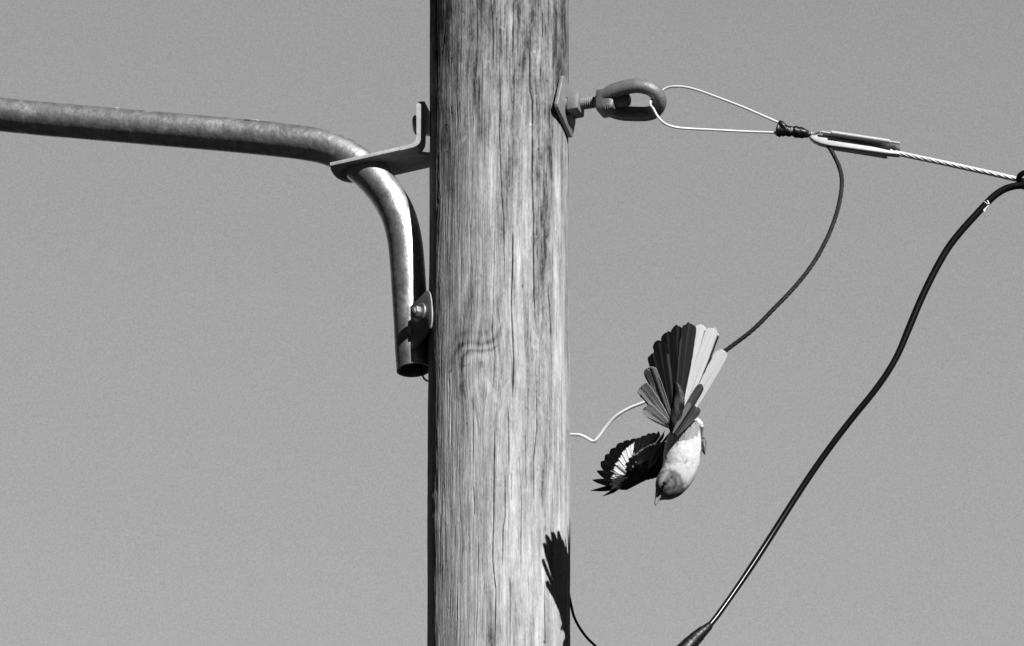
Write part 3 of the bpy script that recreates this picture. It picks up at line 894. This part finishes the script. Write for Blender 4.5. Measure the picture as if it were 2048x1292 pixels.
def body_col(X, Y, nd):
    back = nd[:, 1]                                   # +1 on the bird's back, away from the lens
    c = 0.72 + 0.10 * fbm(X / 9, Y / 16, 3, 4) + 0.12 * fbm((X + 0.25 * Y) / 2.2, Y / 9, 33, 3)
    # dark slips between belly feathers
    for pl, wd_, am in [([(1354, 887), (1358, 878), (1362, 872)], 3.5, .38), ([(1354, 890), (1353, 893)], 2, .3), ([(1370, 926), (1374, 921)], 1.6, .45), ([(1340, 905), (1346, 893)], 2, .12),
                        ([(1386, 870), (1390, 900), (1386, 925)], 1.8, .07), ([(1366, 868), (1372, 886)], 2.5, .15), ([(1376, 862), (1382, 880)], 2.5, .10), ([(1338, 928), (1345, 915)], 2, .12), ([(1350, 930), (1352, 915)], 1.5, .1),
                        ([(1362, 905), (1366, 920)], 2, .1)]:
        c = c - am * np.exp(-(seg_d(X, Y, pl) / wd_) ** 2)
    # grey hood: head, nape and throat
    hd = np.hypot((X - 1333) / 1.06, Y - 972) + 2.5 * fbm(X / 5, Y / 5, 8, 3)
    head = 1 / (1 + np.exp((hd - 33.5) / 2.2))
    hc = 0.165 + 0.09 * fbm(X / 4.5, Y / 5.5, 13, 4) + 0.04 * fbm(X / 1.6, Y / 3.0, 43, 2)
    rim = np.exp(-((hd - 31) / 3.2) ** 2) * 0.10
    hc = hc - rim
    brow = np.exp(-(seg_d(X, Y, [(1334, 945), (1327, 955), (1322, 965)]) / 5.0) ** 2)
    hc = hc * (1 - brow) + 0.46 * brow
    for pl, wd_, am in [([(1324, 975), (1330, 968), (1336, 961)], 2.6, .12), ([(1322, 984), (1330, 979), (1338, 976)], 2.0, .10), ([(1343, 955), (1347, 950)], 1.8, .10), ([(1350, 958), (1352, 968), (1348, 975)], 2.0, .08),
                        ([(1337, 983), (1344, 982), (1352, 978)], 1.8, -.12), ([(1356, 955), (1358, 968)], 3, -.12), ([(1330, 988), (1342, 988)], 1.5, -.10), ([(1338, 972), (1344, 966), (1342, 960)], 2.5, -.06)]:
        hc = hc - am * np.exp(-(seg_d(X, Y, pl) / wd_) ** 2)
    c = c * (1 - head) + hc * head
    g = 1 / (1 + np.exp(-(back - 0.25) / 0.12))       # dark back
    c = c * (1 - g) + (0.10 + 0.04 * fbm(X / 5, Y / 7, 4, 3)) * g
    # greyer side where the chest turns to the shoulder
    c = np.clip(c, 0.02, 0.86)
    return c


HY = -313.0
loft("body", [(1366, 822, -376, 3), (1368, 830, -370, 11), (1370, 842, -358, 19.5), (1370.5, 858, -341, 27), (1369, 878, -330, 33.5), (1366, 898, -324, 36.5), (1363.5, 918, -320, 36.5), (1359.5, 936, -317, 34.5), (1353, 951, -315, 32.5),
              (1344.5, 963, -313, 31), (1335.5, 974, -312, 28), (1327.5, 983.5, -311, 21.5), (1320.5, 991, -310, 12.5), (1316.5, 996, -309, 7.5), (1314.5, 999, -309, 5)],
     M_BODY, bird, body_col, sides=110, step=1.0, depth=0.86,
     nfun=lambda u, a: 0.018 * vn(a * 6, u * 26, 4) + 0.014 * vn(a * 22, u * 60, 6))
# eye
bm = bmesh.new(); bmesh.ops.create_uvsphere(bm, u_segments=20, v_segments=14, radius=3.9 * K)
ev = P(1329, 966.5, HY - 27)
mk("eye", [np.array(v_.co) + ev for v_ in bm.verts], [tuple(x_.index for x_ in f_.verts) for f_ in bm.faces], M_EYE, bird); bm.free()


def horn(name, secs, m_, parent, sides=16):
    p = smooth_path([list(P(a, b, y_)) + [r * K] for a, b, y_, r in secs], 1.0 * K)
    v, f = tube_geo(p[:, :3], p[:, 3], sides)
    return mk(name, v, f, m_, parent)


bk = horn("beak", [(1318, 991, HY + 7 - 9, 6), (1314.5, 997, HY + 7 - 9, 4.6), (1312.2, 1003, HY + 7 - 9, 3.4), (1311, 1008, HY + 7 - 9, 2.2), (1311.6, 1011.5, HY + 7 - 8, 0.6)], M_BEAK, bird)
horn("lower_mandible", [(1321, 992, HY + 7 - 6, 4.5), (1318, 997.5, HY + 7 - 6, 3.2), (1315, 1003, HY + 7 - 6.5, 2.3), (1312.8, 1008.5, HY + 7 - 7, 1.2), (1312.2, 1010, HY + 7 - 7.5, 0.5)], M_BEAK, bk)


def feather(name, root, tip, wid, parent, colf, n=(0, -1, 0), bend=0.0, point=0.0, asym=0.5, rootw=0.25, camber=0.10, along=26, across=10, peak=0.8, curl=0.0, fray=0.4, mt_=None):
    """a vane with a raised shaft, given real thickness; root/tip = (px, py, Y); t runs root to tip, s from -1 to 1"""
    r0 = P(*root); t0 = P(*tip)
    d = t0 - r0; L = np.linalg.norm(d); d = d / L
    n = U(n); sv_ = U(np.cross(d, n)); n = np.cross(sv_, d)
    Wd = wid * K
    v = []; c = []
    for layer in (0, 1):
        for i in range(along + 1):
            t = 1 - (1 - i / along) ** 1.7
            if t < peak:
                u_ = t / peak
                wd_ = rootw + (1 - rootw) * math.sin(u_ * PI / 2) ** 0.9
            else:
                u_ = (t - peak) / (1 - peak)
                wd_ = max(0.0, 1 - u_ ** (4.2 - 3.1 * point)) ** (0.5 + 0.5 * point)
            for j in range(across + 1):
                s_ = j / across * 2 - 1
                hw = Wd * wd_ * (asym if s_ < 0 else 1 - asym)
                edge = 0.05 * fray * vn(t * 26, s_ * 0.8 + 3, int(wid * 7 + tip[0]) % 13)
                tipf = 0.035 * fray * vn(s_ * 5 + tip[0], 1.5, 7) * t ** 8 * 1.6
                off = sv_ * (s_ * hw + Wd * bend * math.sin(t * PI) * 0.6 + edge * Wd * abs(s_))
                hgt = -camber * Wd * wd_ * s_ * s_ + (0.035 * Wd if abs(s_) < 0.12 else 0) + 0.012 * Wd * math.sin(s_ * 19 + t * 3) + curl * L * t * t
                v.append(r0 + d * L * (t + tipf) + off + n * (hgt - layer * 0.55 * K))
                c.append(colf(t, s_))
    m = across + 1; N1 = (along + 1) * m
    f = []
    for i in range(along):
        for j in range(across):
            a = i * m + j
            f.append((a, a + 1, a + m + 1, a + m)); f.append((N1 + a, N1 + a + m, N1 + a + m + 1, N1 + a + 1))
    for i in range(along):
        for j in (0, across):
            a = i * m + j
            f.append((a, a + m, N1 + a + m, N1 + a))
    for j in range(across):
        for a in (j, along * m + j):
            f.append((a, a + 1, N1 + a + 1, N1 + a))
    return mk(name, v, f, mt_ or M_FEATH, parent, col=np.clip(c, 0.004, 0.88), angle=60)


def dark(e1=0.0, e2=0.0, b=0.004):  # edge terms paint highlight streaks into the dark vane
    def fn(t, s_):
        return b + 0.003 * math.sin(s_ * 23 + t * 9) + (0.02 if abs(s_) < 0.08 else 0) + (e1 if s_ < -0.72 else 0) * (0.2 < t < 0.85) + (e2 if s_ > 0.72 else 0) * (0.2 < t < 0.85)
    return fn


def white(side=0, thr=0.7, t0=0.1, t1=0.93, b=0.62):
    def fn(t, s_):
        q = s_ * side
        if side and q > thr + 0.35 * abs(t - 0.5) and t0 < t < t1: return 0.02
        return b + 0.03 * math.sin(s_ * 21 + t * 11)
    return fn


# tail: a central covert body and the fanned quills
def cov_col(X, Y, nd):
    return np.clip(0.055 + 0.12 * fbm((X - 0.2 * Y) / 4, Y / 14, 7, 4), 0.006, 0.3)
tail = loft("tail", [(1350, 764, -397, 1.0), (1355, 774, -396, 6), (1359, 795, -393, 10), (1356, 818, -390, 11.5), (1353, 838, -385, 12), (1350, 856, -372, 12), (1352, 865, -362, 8), (1354, 872, -352, 3)],
            M_BODY, bird, cov_col, sides=30, depth=0.8)
RX, RY = 1348.0, 858.0
NF = (0.15, -1, -0.1)
# (tip x, tip y, depth at the tip, width, colour, normal, asym, peak, root offset)
quills = [
    ((1288, 818), -382, 36, white(-1, .90, .45, .8, b=.80), (-0.5, -0.42, -0.74), (1346, 859, -372)),  # the backlit quills get a paler white to lift their shaded faces
    ((1281, 776), -388, 38, white(-1, .66, .25, .98, b=.82), (-0.5, -0.45, -0.72), (1346, 858, -374)),
    ((1295, 738), -400, 33, white(-1, .60, .15, .95, b=.85), (-0.5, -0.55, -0.60), (1346, 856, -375)),
    ((1306, 707), -412, 29, dark(), (0, -1, 0), (1344, 856, -376)),
    ((1318, 684), -416, 29, dark(0, .05), (0, -1, 0), (1345, 855, -377)),
    ((1335, 666), -414, 29, dark(), (0, -1, 0), (1347, 854, -378)),
    ((1355, 652), -410, 29, dark(.04, .06, b=.008), (0, -1, 0), (1349, 853, -379)),
    ((1378, 647), -414, 29, dark(.03, 0, b=.022), (0.1, -1, 0), (1352, 852, -380)),
    ((1401, 650), -409, 27, white(1, .56, .12, .97), (0.3, -1, 0.0), (1355, 852, -378)),
    ((1427, 658), -405, 29, white(1, .62, .2, .97), (0.4, -1, 0.1), (1358, 853, -376)),
    ((1445, 702), -398, 25, white(0), (0.5, -1, 0.2), (1362, 855, -374)),
]
for (tx, ty), ty_, wd_, cf, nn, rt in quills:
    feather("tail_feather", rt, (tx, ty, ty_), wd_, tail, cf, n=nn, rootw=0.20, peak=0.93, asym=0.45, fray=1.0, camber=0.07, mt_=M_FEATH_T if nn[2] < -0.5 else None)
grey = lambda t, s_: 0.045 + 0.05 * float(vn(s_ * 5 + 9, t * 3, 3)) + 0.02 * t - (0.03 if s_ > 0.6 else 0)
feather("covert_feather", (1348, 862, -388), (1404, 769, -392), 17, tail, grey, n=(0.1, -1, -0.2), rootw=0.3, peak=0.8)
feather("covert_feather", (1346, 866, -390), (1380, 806, -394), 9, tail, lambda t, s_: 0.16, n=(0.1, -1, -0.2), rootw=0.3, peak=0.8)
feather("covert_feather", (1352, 870, -376), (1398, 816, -380), 17, tail, lambda t, s_: 0.085 + 0.08 * float(vn(s_ * 5 + 4, t * 3, 8)), n=(0.1, -1, -0.2), rootw=0.3, peak=0.8)
feather("covert_feather", (1350, 868, -380), (1391, 812, -384), 8, tail, lambda t, s_: 0.05, n=(0.1, -1, -0.2), rootw=0.3, peak=0.8)

for (tx, ty), (rx, ry), wd_ in [((1342, 862), (1340, 900), 13), ((1352, 853), (1349, 900), 15), ((1362, 852), (1356, 900), 16), ((1373, 846), (1366, 900), 18), ((1385, 840), (1375, 898), 19), ((1393, 840), (1386, 892), 16)]:
    dx_ = abs((rx + 4) - 1366) / 36.0
    feather("rump_feather", (rx, ry, -318 - 29 * math.sqrt(max(0.05, 1 - dx_ ** 2))), (tx, ty, -374 + 10 * dx_), wd_, tail, (lambda t, s_: 0.62 + 0.04 * math.sin(s_ * 12 + t * 5)), n=((rx - 1366) / 60, -1, -0.1), rootw=0.7, peak=0.6, point=0.5, fray=1.6, along=18, camber=0.12)
# spread wing
WY = -285
def wing_y(px, py): return float(np.interp(px, [1180, 1325, 1338, 1352], [-56, -215, -252, -285])) + (930 - py) * min(1.0, max(0.0, (1345 - px) / 50))
ol = [(1346, 872), (1333, 883), (1316, 885), (1297, 888), (1281, 899), (1264, 912), (1258, 921), (1252.5, 934), (1251, 948), (1254, 956), (1243, 962), (1235, 970), (1236, 977), (1243, 981), (1254, 980.5), (1269, 973), (1281, 966), (1292, 961), (1311, 956.5), (1328, 946), (1346, 940), (1352, 905)]
from mathutils.geometry import tessellate_polygon
# fine grid clipped to the outline, domed so the wing has body
olp = np.array(ol, float)
def inside(x_, y_):
    n_ = len(ol); r_ = False; j = n_ - 1
    for i in range(n_):
        xi, yi = ol[i]; xj, yj = ol[j]
        if (yi > y_) != (yj > y_) and x_ < (xj - xi) * (y_ - yi) / (yj - yi) + xi: r_ = not r_
        j = i
    return r_
bm = bmesh.new()
GS = 2.0
cells = []
xs = np.arange(1230, 1356, GS); ys = np.arange(866, 986, GS)
vid = {}
wv = []; wc = []
closed_ol = ol + [ol[0]]
def edge_d(x_, y_): return float(seg_d(np.array([x_]), np.array([y_]), closed_ol)[0])
def wing_alb(x_, y_):
    c = 0.004
    dd = float(seg_d(np.array([x_]), np.array([y_]), [(1263, 914), (1281, 901), (1297, 890), (1310, 887), (1318, 887)])[0])
    if dd < 1.2 and vn(x_ * 0.5, y_ * 0.5, 3) > -0.1: c = 0.22
    for cx_, cy_ in ((1272, 924), (1266, 933), (1280, 901), (1262, 940), (1274, 907)):
        if math.hypot(x_ - cx_, y_ - cy_) < 1.8: c = 0.35
    c += 0.05 * math.exp(-((x_ - 1281) / 5) ** 2 - ((y_ - 932) / 10) ** 2) + 0.02 * math.exp(-((x_ - 1274) / 6) ** 2 - ((y_ - 955) / 8) ** 2)
    c += 0.012 * max(0, float(vn(x_ * 0.25, y_ * 0.6, 8)))
    return c
def snap(x_, y_):
    # pull border vertices onto the outline
    best = (1e9, x_, y_)
    for i in range(len(closed_ol) - 1):
        a = np.array(closed_ol[i], float); b = np.array(closed_ol[i + 1], float); ab = b - a
        t = np.clip(((x_ - a[0]) * ab[0] + (y_ - a[1]) * ab[1]) / (ab @ ab), 0, 1)
        q = a + ab * t; dd = math.hypot(x_ - q[0], y_ - q[1])
        if dd < best[0]: best = (dd, q[0], q[1])
    return best
def getv(ix, iy):
    if (ix, iy) in vid: return vid[(ix, iy)]
    x_, y_ = xs[ix], ys[iy]
    if not inside(x_, y_):
        _, x_, y_ = snap(x_, y_)
        h = 0
    else:
        h = min(5.0, 1.3 * math.sqrt(max(0, edge_d(x_, y_)) * 2)) + 0.9 * math.sin(x_ * 0.55 + y_ * 0.35)
    k = len(wv)
    wv.append((P(x_, y_, wing_y(x_, y_) - max(0, h)), P(x_, y_, wing_y(x_, y_) + 3 + 0.3 * max(0, h)), wing_alb(x_, y_)))
    vid[(ix, iy)] = k
    return k
wf = []
for ix in range(len(xs) - 1):
    for iy in range(len(ys) - 1):
        if inside(xs[ix] + GS / 2, ys[iy] + GS / 2):
            wf.append((getv(ix, iy), getv(ix + 1, iy), getv(ix + 1, iy + 1), getv(ix, iy + 1)))
n_ = len(wv)
V_ = [a for a, _, _ in wv] + [b for _, b, _ in wv]
Cc = [c for _, _, c in wv] + [0.05] * n_
F_ = list(wf) + [tuple(i + n_ for i in q[::-1]) for q in wf]
ec = {}
for q in wf:
    for i in range(4):
        e_ = (q[i], q[(i + 1) % 4]); kx = tuple(sorted(e_)); ec.setdefault(kx, []).append(e_)
for kx, l_ in ec.items():
    if len(l_) == 1:
        a, b = l_[0]; F_.append((b, a, a + n_, b + n_))
wing = mk("wing", V_, F_, M_FEATH, bird, col=Cc, angle=None)
bm.free()

prim = [  # tip, root, white fraction, width, pointedness
    ((1205.5, 992), (1245, 970), .26, 8, .9), ((1181, 981), (1246, 970), .30, 9, .9), ((1184, 959.5), (1247, 967), .34, 10.5, .8), ((1193, 941), (1249, 962), .42, 12, .7), ((1202, 923), (1252, 956), .50, 13, .5),
    ((1211, 910), (1254, 949), .52, 13.5, .25), ((1222, 898), (1256, 941), .54, 13.5, .1), ((1235, 888), (1259, 934), .60, 13.5, 0), ((1248, 882.5), (1262, 927), .66, 13.5, 0), ((1262, 879), (1265, 921), .74, 13.5, 0),
]
for i, ((tx, ty), (rx, ry), wf_, wd_, pt_) in enumerate(prim):
    def cf(t, s_, wf_=wf_):
        if t < wf_ + 0.05 * abs(s_): return 0.84 + 0.04 * math.sin(s_ * 9)
        return 0.004
    feather("flight_feather", (rx, ry, wing_y(rx, ry) + 1), (tx, ty, wing_y(tx, ty) + 1.5 + i * 0.5), wd_ * 1.75, wing, cf, n=(-0.66, -0.62, 0.42), rootw=0.75, peak=(0.45 if pt_ > .6 else 0.75), point=pt_, asym=0.5)
sec = [((1274, 876.5), (1263, 920)), ((1284, 872), (1270, 912)), ((1296, 867), (1278, 907)), ((1307, 865), (1287, 902)), ((1318, 864), (1297, 896)), ((1328, 865), (1308, 893)), ((1337, 868), (1318, 892))]
for i, ((tx, ty), (rx, ry)) in enumerate(sec):
    feather("flight_feather", (rx, ry, wing_y(rx, ry) + 2), (tx, ty, wing_y(tx, ty) + 2 - i * 0.6), 22, wing, dark(0.03, 0, b=.008), n=(-0.66, -0.62, 0.42), rootw=0.6, peak=0.8)
# short coverts lying over the white bases
for (tx, ty), (rx, ry), wd_, cc in [((1258, 916), (1282, 925), 9, .012), ((1252, 926), (1278, 936), 10, .012), ((1250, 938), (1276, 945), 10, .012), ((1251, 950), (1276, 952), 9, .012), ((1230, 950), (1250, 957), 4, .5), ((1227, 944), (1247, 952), 4, .5), ((1226, 957), (1247, 962), 4, .45),
                                    ((1224, 966), (1244, 968), 4, .45), ((1229, 975), (1244, 972), 4, .4), ((1234, 929), (1252, 944), 4, .6)]:
    feather("covert_feather", (rx, ry, wing_y(rx, ry) - 4), (tx, ty, wing_y(tx, ty) - 2), wd_, wing, (lambda t, s_, cc=cc: cc), n=(-0.66, -0.62, 0.42), rootw=0.6, peak=0.7, along=12, across=6)

# leg and foot trailing past the belly
leg = thing("leg", (0, 0, 0), "", "")
del leg["label"]; del leg["category"]
bpy.data.objects.remove(leg)
lp = smooth_path([list(P(a, b, BY + 30 + y_)) + [r * K] for a, b, y_, r in [(1392, 842, -8, 7), (1399, 847, -10, 6.5), (1403, 853, -10, 4.2), (1404, 860, -9, 2.4), (1403.5, 870, -8, 2.0), (1404, 878, -8, 2.2)]], 1.5 * K)
X_, Y_ = project(lp[:, :3])
lv, lf = tube_geo(lp[:, :3], lp[:, 3], 14, disp=lambda i, k: 0.05 * math.sin(k * 2.1 + i))
lc = np.repeat(np.where(lp[:, 3] > 3.4 * K, 0.62, 0.10), 14)
leg = mk("leg", lv, lf, M_BODY, bird, col=lc, angle=None)
foot = [
    [(1404, 878, -8, 1.8), (1407, 875.5, -11, 1.5), (1410.5, 878, -13, 1.5), (1412, 885, -13, 1.5), (1411, 891, -12, 1.3)],
    [(1404, 879, -8, 2.0), (1407, 884, -12, 2.2), (1409, 892, -13, 2.5), (1409.5, 899, -12, 2.2), (1409, 904, -11, 1.3)],
    [(1404, 878, -6, 1.8), (1405, 886, -6, 2.2), (1406, 895, -6, 2.2), (1405.5, 901, -7, 1.6)],
    [(1404, 877, -4, 1.7), (1407.5, 883, -1, 1.6), (1411, 887, -1, 1.5), (1411.5, 896, -3, 1.2)],
]
for q in foot:
    p = smooth_path([list(P(a, b, BY + 30 + y_)) + [r * K] for a, b, y_, r in q], 1 * K)
    v_, f_ = tube_geo(p[:, :3], p[:, 3], 10)
    mk("toe", v_, f_, M_LEG, leg)
p = smooth_path([list(P(a, b, BY + 30 + y_)) + [r * K] for a, b, y_, r in [(1405, 899, -9, 2.8), (1408, 904, -9, 2.6), (1409, 909, -9, 1.0)]], 1 * K)
v_, f_ = tube_geo(p[:, :3], p[:, 3], 10)
mk("claw", v_, f_, M_BLACK, leg)
